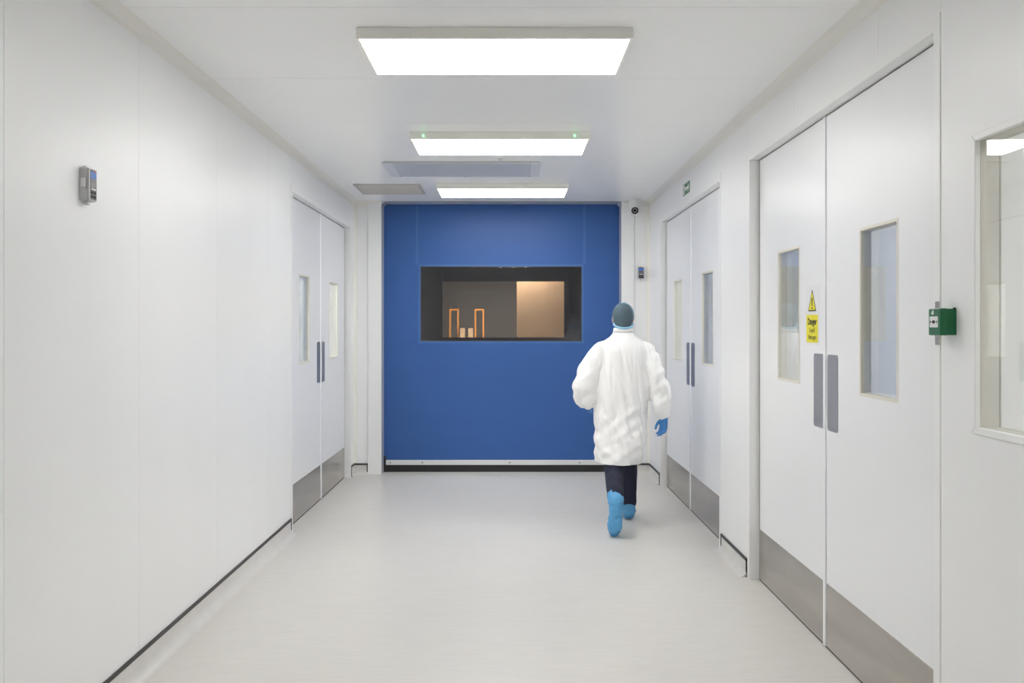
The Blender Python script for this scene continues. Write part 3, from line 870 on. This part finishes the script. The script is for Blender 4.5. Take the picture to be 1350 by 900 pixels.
def build_person():
    body = MB()
    X, Y = Vector((1, 0, 0)), Vector((0, 1, 0))
    hc = (0.0, 0.045, 1.588)
    # joints
    Ls, Le, Lw = (-0.160, 0.0, 1.345), (-0.285, -0.035, 1.08), (-0.262, 0.150, 0.925)
    Rs, Re, Rw = (0.160, 0.0, 1.345), (0.258, -0.045, 1.10), (0.298, -0.06, 0.852)
    Lh, Lk, La = (-0.088, 0.0, 0.88), (-0.090, -0.075, 0.478), (-0.108, -0.44, 0.275)
    Rh, Rk, Ra = (0.082, 0.01, 0.88), (0.068, 0.20, 0.485), (0.070, 0.275, 0.095)
    # torso
    body.loft([(P(0, 0.0, 0.80), 0.13, 0.10, X, Y), (P(0, 0.0, 0.90), 0.16, 0.11, X, Y), (P(0, 0.0, 1.05), 0.135, 0.095, X, Y),
               (P(0, 0.0, 1.22), 0.155, 0.105, X, Y), (P(0, 0.0, 1.36), 0.165, 0.095, X, Y), (P(0, 0.01, 1.42), 0.10, 0.07, X, Y)])
    body.tube([(P(0, 0.012, 1.38), 0.062), (P(0, 0.03, 1.50), 0.054), (P(0, 0.035, 1.56), 0.054)])
    # head with face
    body.ball(P(*hc), 0.074, 0.092, 0.112)
    body.ball(P(0, hc[1] + 0.030, 1.535), 0.056, 0.062, 0.060)          # jaw
    body.ball(P(0, hc[1] + 0.094, 1.575), 0.012, 0.018, 0.024)          # nose
    body.ball(P(0, hc[1] + 0.082, 1.535), 0.024, 0.012, 0.009)          # lips
    for s in (-1, 1):
        body.ball(P(s * 0.076, hc[1] - 0.005, 1.578), 0.010, 0.020, 0.032)   # ears
        body.ball(P(s * 0.030, hc[1] + 0.076, 1.612), 0.022, 0.014, 0.010)   # brow
    # limbs
    body.tube([(P(*Ls), 0.058), (P(*Le), 0.044), (P(*Lw), 0.030)])
    body.tube([(P(*Rs), 0.058), (P(*Re), 0.044), (P(*Rw), 0.030)])
    body.tube([(P(*Lh), 0.086), (P(*Lk), 0.054), (P(*La), 0.038)])
    body.tube([(P(*Rh), 0.086), (P(*Rk), 0.054), (P(*Ra), 0.038)])
    # feet inside the overshoes
    body.tube([(P(*La), 0.036), (P(-0.112, -0.452, 0.10), 0.036), (P(-0.113, -0.405, 0.03), 0.026)])
    body.tube([(P(Ra[0], Ra[1] - 0.03, 0.045), 0.034), (P(Ra[0] + 0.005, Ra[1] + 0.17, 0.035), 0.030)])
    me = remeshed(body, 0.009, 5)
    person = mesh_obj('person', me, M['skin'], None)
    tag(person, 'person in white coat, blue hair cap and overshoes walking towards roller door', 'person')
    for s in (-1, 1):
        MB().ball(P(s * 0.030, hc[1] + 0.083, 1.594), 0.012, 0.008, 0.008, sub=2).build('eye', M['eye'], person, smooth=True)

    # trousers
    tr = MB()
    tr.loft([(P(-0.01, 0, 0.78), 0.150, 0.12, X, Y), (P(-0.01, 0, 0.92), 0.152, 0.115, X, Y), (P(-0.008, 0, 1.0), 0.14, 0.105, X, Y)])
    tr.tube([(P(*Lh), 0.088), (P(*Lk), 0.068), (P(-0.103, -0.345, 0.332), 0.064), (P(-0.107, -0.405, 0.297), 0.062)], seg=24)
    tr.tube([(P(*Rh), 0.088), (P(*Rk), 0.068), (P(0.070, 0.245, 0.26), 0.066), (P(0.072, 0.272, 0.125), 0.064)], seg=24)
    tm = remeshed(tr, 0.010, 5)
    tn = [v.normal.copy() for v in tm.vertices]
    for v, vn in zip(tm.vertices, tn):
        n = noise.noise(Vector((v.co.x * 16, v.co.y * 16, v.co.z * 9)))
        v.co += vn * (0.006 * n)
    mesh_obj('trousers', tm, M['navy'], person)

    # coat: body, sleeves, shoulders as one skin with drape folds
    ct = MB()
    ct.loft([(P(-0.042, -0.01, 0.40), 0.178, 0.215, X, Y), (P(-0.036, -0.01, 0.56), 0.192, 0.205, X, Y), (P(-0.028, -0.005, 0.70), 0.207, 0.185, X, Y),
             (P(-0.020, 0.0, 0.85), 0.214, 0.165, X, Y), (P(-0.012, 0.0, 1.00), 0.208, 0.158, X, Y), (P(-0.004, 0.0, 1.14), 0.200, 0.150, X, Y),
             (P(0, 0.0, 1.26), 0.202, 0.145, X, Y), (P(0, 0.0, 1.345), 0.200, 0.130, X, Y), (P(0, 0.005, 1.405), 0.165, 0.105, X, Y),
             (P(0, 0.012, 1.445), 0.105, 0.084, X, Y), (P(0, 0.020, 1.475), 0.078, 0.074, X, Y), (P(0, 0.026, 1.512), 0.070, 0.070, X, Y)], 36)
    ct.tube([(P(-0.160, 0.0, 1.335), 0.084), (P(-0.255, -0.02, 1.215), 0.088), (P(-0.302, -0.035, 1.07), 0.087), (P(-0.298, -0.02, 0.972), 0.078),
             (P(-0.275, 0.08, 0.945), 0.066), (P(-0.262, 0.150, 0.925), 0.050)], 24)
    ct.tube([(P(0.160, 0.0, 1.335), 0.082), (P(0.222, -0.03, 1.20), 0.083), (P(0.264, -0.045, 1.06), 0.082), (P(0.284, -0.055, 0.94), 0.076),
             (P(0.297, -0.06, 0.865), 0.056)], 24)
    cm = remeshed(ct, 0.009, 7)
    cm.update()
    cn = [v.normal.copy() for v in cm.vertices]
    for v, vn in zip(cm.vertices, cn):
        p = v.co - PO
        below = min(1.0, max(0.0, (1.44 - p.z) / 0.12))
        arm = min(1.0, max(0.0, (abs(p.x + 0.01) - 0.20) / 0.05))
        # long hanging folds on the back, slanting creases round the hips, cuffs gathered on the sleeves
        f = noise.noise(Vector((p.x * 15 + p.z * 1.5, p.y * 6, p.z * 2.2))) * 0.013
        g = noise.ridged_multi_fractal(Vector((p.x * 3 + 3.1, p.y * 3, p.z * 6.5 + p.x * 5)), 1.0, 2.0, 2, 1.0, 2.0)
        h = noise.noise(Vector((p.x * 7 + 9, p.y * 7, p.z * 17 - p.x * 9))) * 0.012
        f -= 0.009 * (1 - abs(noise.noise(Vector((p.x * 17 + p.z * 2.0 + 4, p.y * 8, p.z * 2.4))))) ** 6
        low = min(1.0, max(0.0, (1.10 - p.z) / 0.25))
        v.co += vn * (1.5 * below * ((1 - arm) * (f + low * (h * 0.8 + (g - 1.0) * 0.006)) + arm * (h + 0.4 * f)))
    bm = bmesh.new(); bm.from_mesh(cm)
    # cut the hem straight and leave it open so that the legs come out of the skirt
    bmesh.ops.bisect_plane(bm, geom=bm.verts[:] + bm.edges[:] + bm.faces[:], plane_co=PO + Vector((0, 0, 0.486)),
                           plane_no=(0.02, 0, 1), clear_inner=True)
    bm.to_mesh(cm); bm.free()
    coat = mesh_obj('coat', cm, M['coat'], person)
    sd = coat.modifiers.new('cloth', 'SOLIDIFY'); sd.thickness = 0.003; sd.offset = -1
    # centre back seam and collar stand
    ringm = MB()
    for z0, z1, r0, r1 in ((1.478, 1.515, 0.080, 0.073),):
        pts = 32
        vs_ = []
        for (rr, zz) in ((r0, z0), (r1, z1), (r1 - 0.005, z1), (r0 - 0.005, z0)):
            vs_.append([ringm.bm.verts.new(P(rr * math.cos(2 * PI * k / pts), 0.024 + rr * math.sin(2 * PI * k / pts), zz)) for k in range(pts)])
        for i in range(4):
            a, b = vs_[i], vs_[(i + 1) % 4]
            for k in range(pts):
                j = (k + 1) % pts
                ringm.bm.faces.new([a[k], a[j], b[j], b[k]])
    ringm.build('collar', M['coat'], coat, smooth=True)

    # hair under a thin blue cap
    hr = MB(); hr.ball(P(0, hc[1] - 0.012, 1.603), 0.079, 0.092, 0.101)
    hr.ball(P(0, hc[1] - 0.045, 1.545), 0.058, 0.046, 0.055)
    mesh_obj('hair', remeshed(hr, 0.008, 4), M['hair'], person)
    cp = MB(); cp.ball(P(0, hc[1] - 0.014, 1.606), 0.086, 0.101, 0.106)
    cp.ball(P(0, hc[1] - 0.045, 1.545), 0.068, 0.058, 0.058)
    cme = remeshed(cp, 0.007, 4)
    cn = [v.normal.copy() for v in cme.vertices]
    for v, vn in zip(cme.vertices, cn):
        p = v.co - PO
        v.co += vn * 0.004 * noise.noise(Vector((p.x * 40, p.y * 40, p.z * 22)))
    cap = mesh_obj('hair_cap', cme, M['cap'], person)
    # elastic hem of the cap: wavy gathered band low on the neck
    band = MB(); pts = 40
    for k in range(pts):
        a0_, a1_ = 2 * PI * k / pts, 2 * PI * (k + 1) / pts
        q = []
        for a in (a0_, a1_):
            z = 1.512 + 0.055 * (0.5 + 0.5 * math.sin(a)) ** 1.0
            r = 1 + 0.04 * math.sin(a * 10)
            q.append(P(0.066 * r * math.cos(a) * (1.0 + 0.18 * (0.5 + 0.5 * math.sin(a))), hc[1] - 0.030 + 0.072 * r * math.sin(a), z))
        band.tube([(q[0], 0.009), (q[1], 0.009)], seg=8)
    mesh_obj('cap_hem', remeshed(band, 0.006, 2), M['maskblue'], cap)
    # face mask
    mk = MB(); mk.ball(P(0, hc[1] + 0.050, 1.545), 0.062, 0.062, 0.056)
    mesh_obj('face_mask', remeshed(mk, 0.008, 2), M['maskblue'], person)

    # overshoes
    ov = MB()
    ov.tube([(P(-0.107, -0.395, 0.305), 0.058), (P(-0.108, -0.440, 0.262), 0.060)], seg=20)
    ov.tube([(P(-0.108, -0.452, 0.262), 0.052), (P(-0.111, -0.462, 0.18), 0.048), (P(-0.114, -0.445, 0.09), 0.056), (P(-0.115, -0.405, 0.046), 0.046), (P(-0.115, -0.365, 0.036), 0.036)], seg=20)
    om = remeshed(ov, 0.008, 3)
    rv = MB()
    rv.tube([(P(0.070, 0.268, 0.145), 0.050), (P(0.070, 0.252, 0.060), 0.058)], seg=20)
    rv.tube([(P(0.070, 0.225, 0.046), 0.046), (P(0.074, 0.33, 0.046), 0.046), (P(0.078, 0.43, 0.042), 0.042), (P(0.079, 0.475, 0.036), 0.034)], seg=20)
    rm = remeshed(rv, 0.008, 3)
    for me_ in (om, rm):
        mn = [v.normal.copy() for v in me_.vertices]
        for v, vn in zip(me_.vertices, mn):
            p = v.co
            v.co += vn * 0.006 * noise.noise(Vector((p.x * 30, p.y * 30, p.z * 45)))
            v.co.z = max(v.co.z, 0.0)
    mesh_obj('overshoe', om, M['overshoe'], person)
    mesh_obj('overshoe', rm, M['overshoe'], person)

    # gloved hands: palm, four fingers of unequal length, thumb; u across towards thumb, n out of the palm, d along the hand
    def hand(wrist, d, n):
        d = Vector(d).normalized(); n = Vector(n); n = (n - d * n.dot(d)).normalized(); u = d.cross(n)
        h = MB(); W = P(*wrist)
        if u.y < 0: u = -u                                   # thumb towards the front
        L = lambda a, b, c: W + u * a + n * b + d * c
        h.tube([(L(0, 0, -0.06), 0.033), (L(0, 0, 0.0), 0.027)], seg=16)
        for a in (-0.027, -0.009, 0.009, 0.027):
            h.tube([(L(a * 0.7, 0, 0.005), 0.016), (L(a, 0, 0.082), 0.0125)], seg=12)
        for a, ln, c0 in ((0.029, 0.068, 0.080), (0.010, 0.076, 0.086), (-0.010, 0.071, 0.083), (-0.029, 0.056, 0.076)):
            b, c, r = 0.0, c0, 0.0096
            pts = [(L(a, b, c), r)]; ang = 0.35
            for f in (0.45, 0.31, 0.24):
                b += ln * f * math.sin(ang); c += ln * f * math.cos(ang); r -= 0.0009; ang += 0.48
                pts.append((L(a * 1.04, b, c), r))
            h.tube(pts, seg=10)
        h.tube([(L(0.020, 0.006, 0.020), 0.014), (L(0.046, 0.016, 0.048), 0.0115), (L(0.052, 0.026, 0.074), 0.0100), (L(0.048, 0.034, 0.094), 0.0085)], seg=10)
        return remeshed(h, 0.0042, 3)

    mesh_obj('glove', hand((-0.258, 0.165, 0.915), (0.10, 0.72, -0.45), (0.9, 0.1, 0.2)), M['glove'], person)
    mesh_obj('glove', hand((0.302, -0.062, 0.832), (-0.05, 0.10, -1.0), (-0.8, -0.6, 0.0)), M['glove'], person)


build_person()
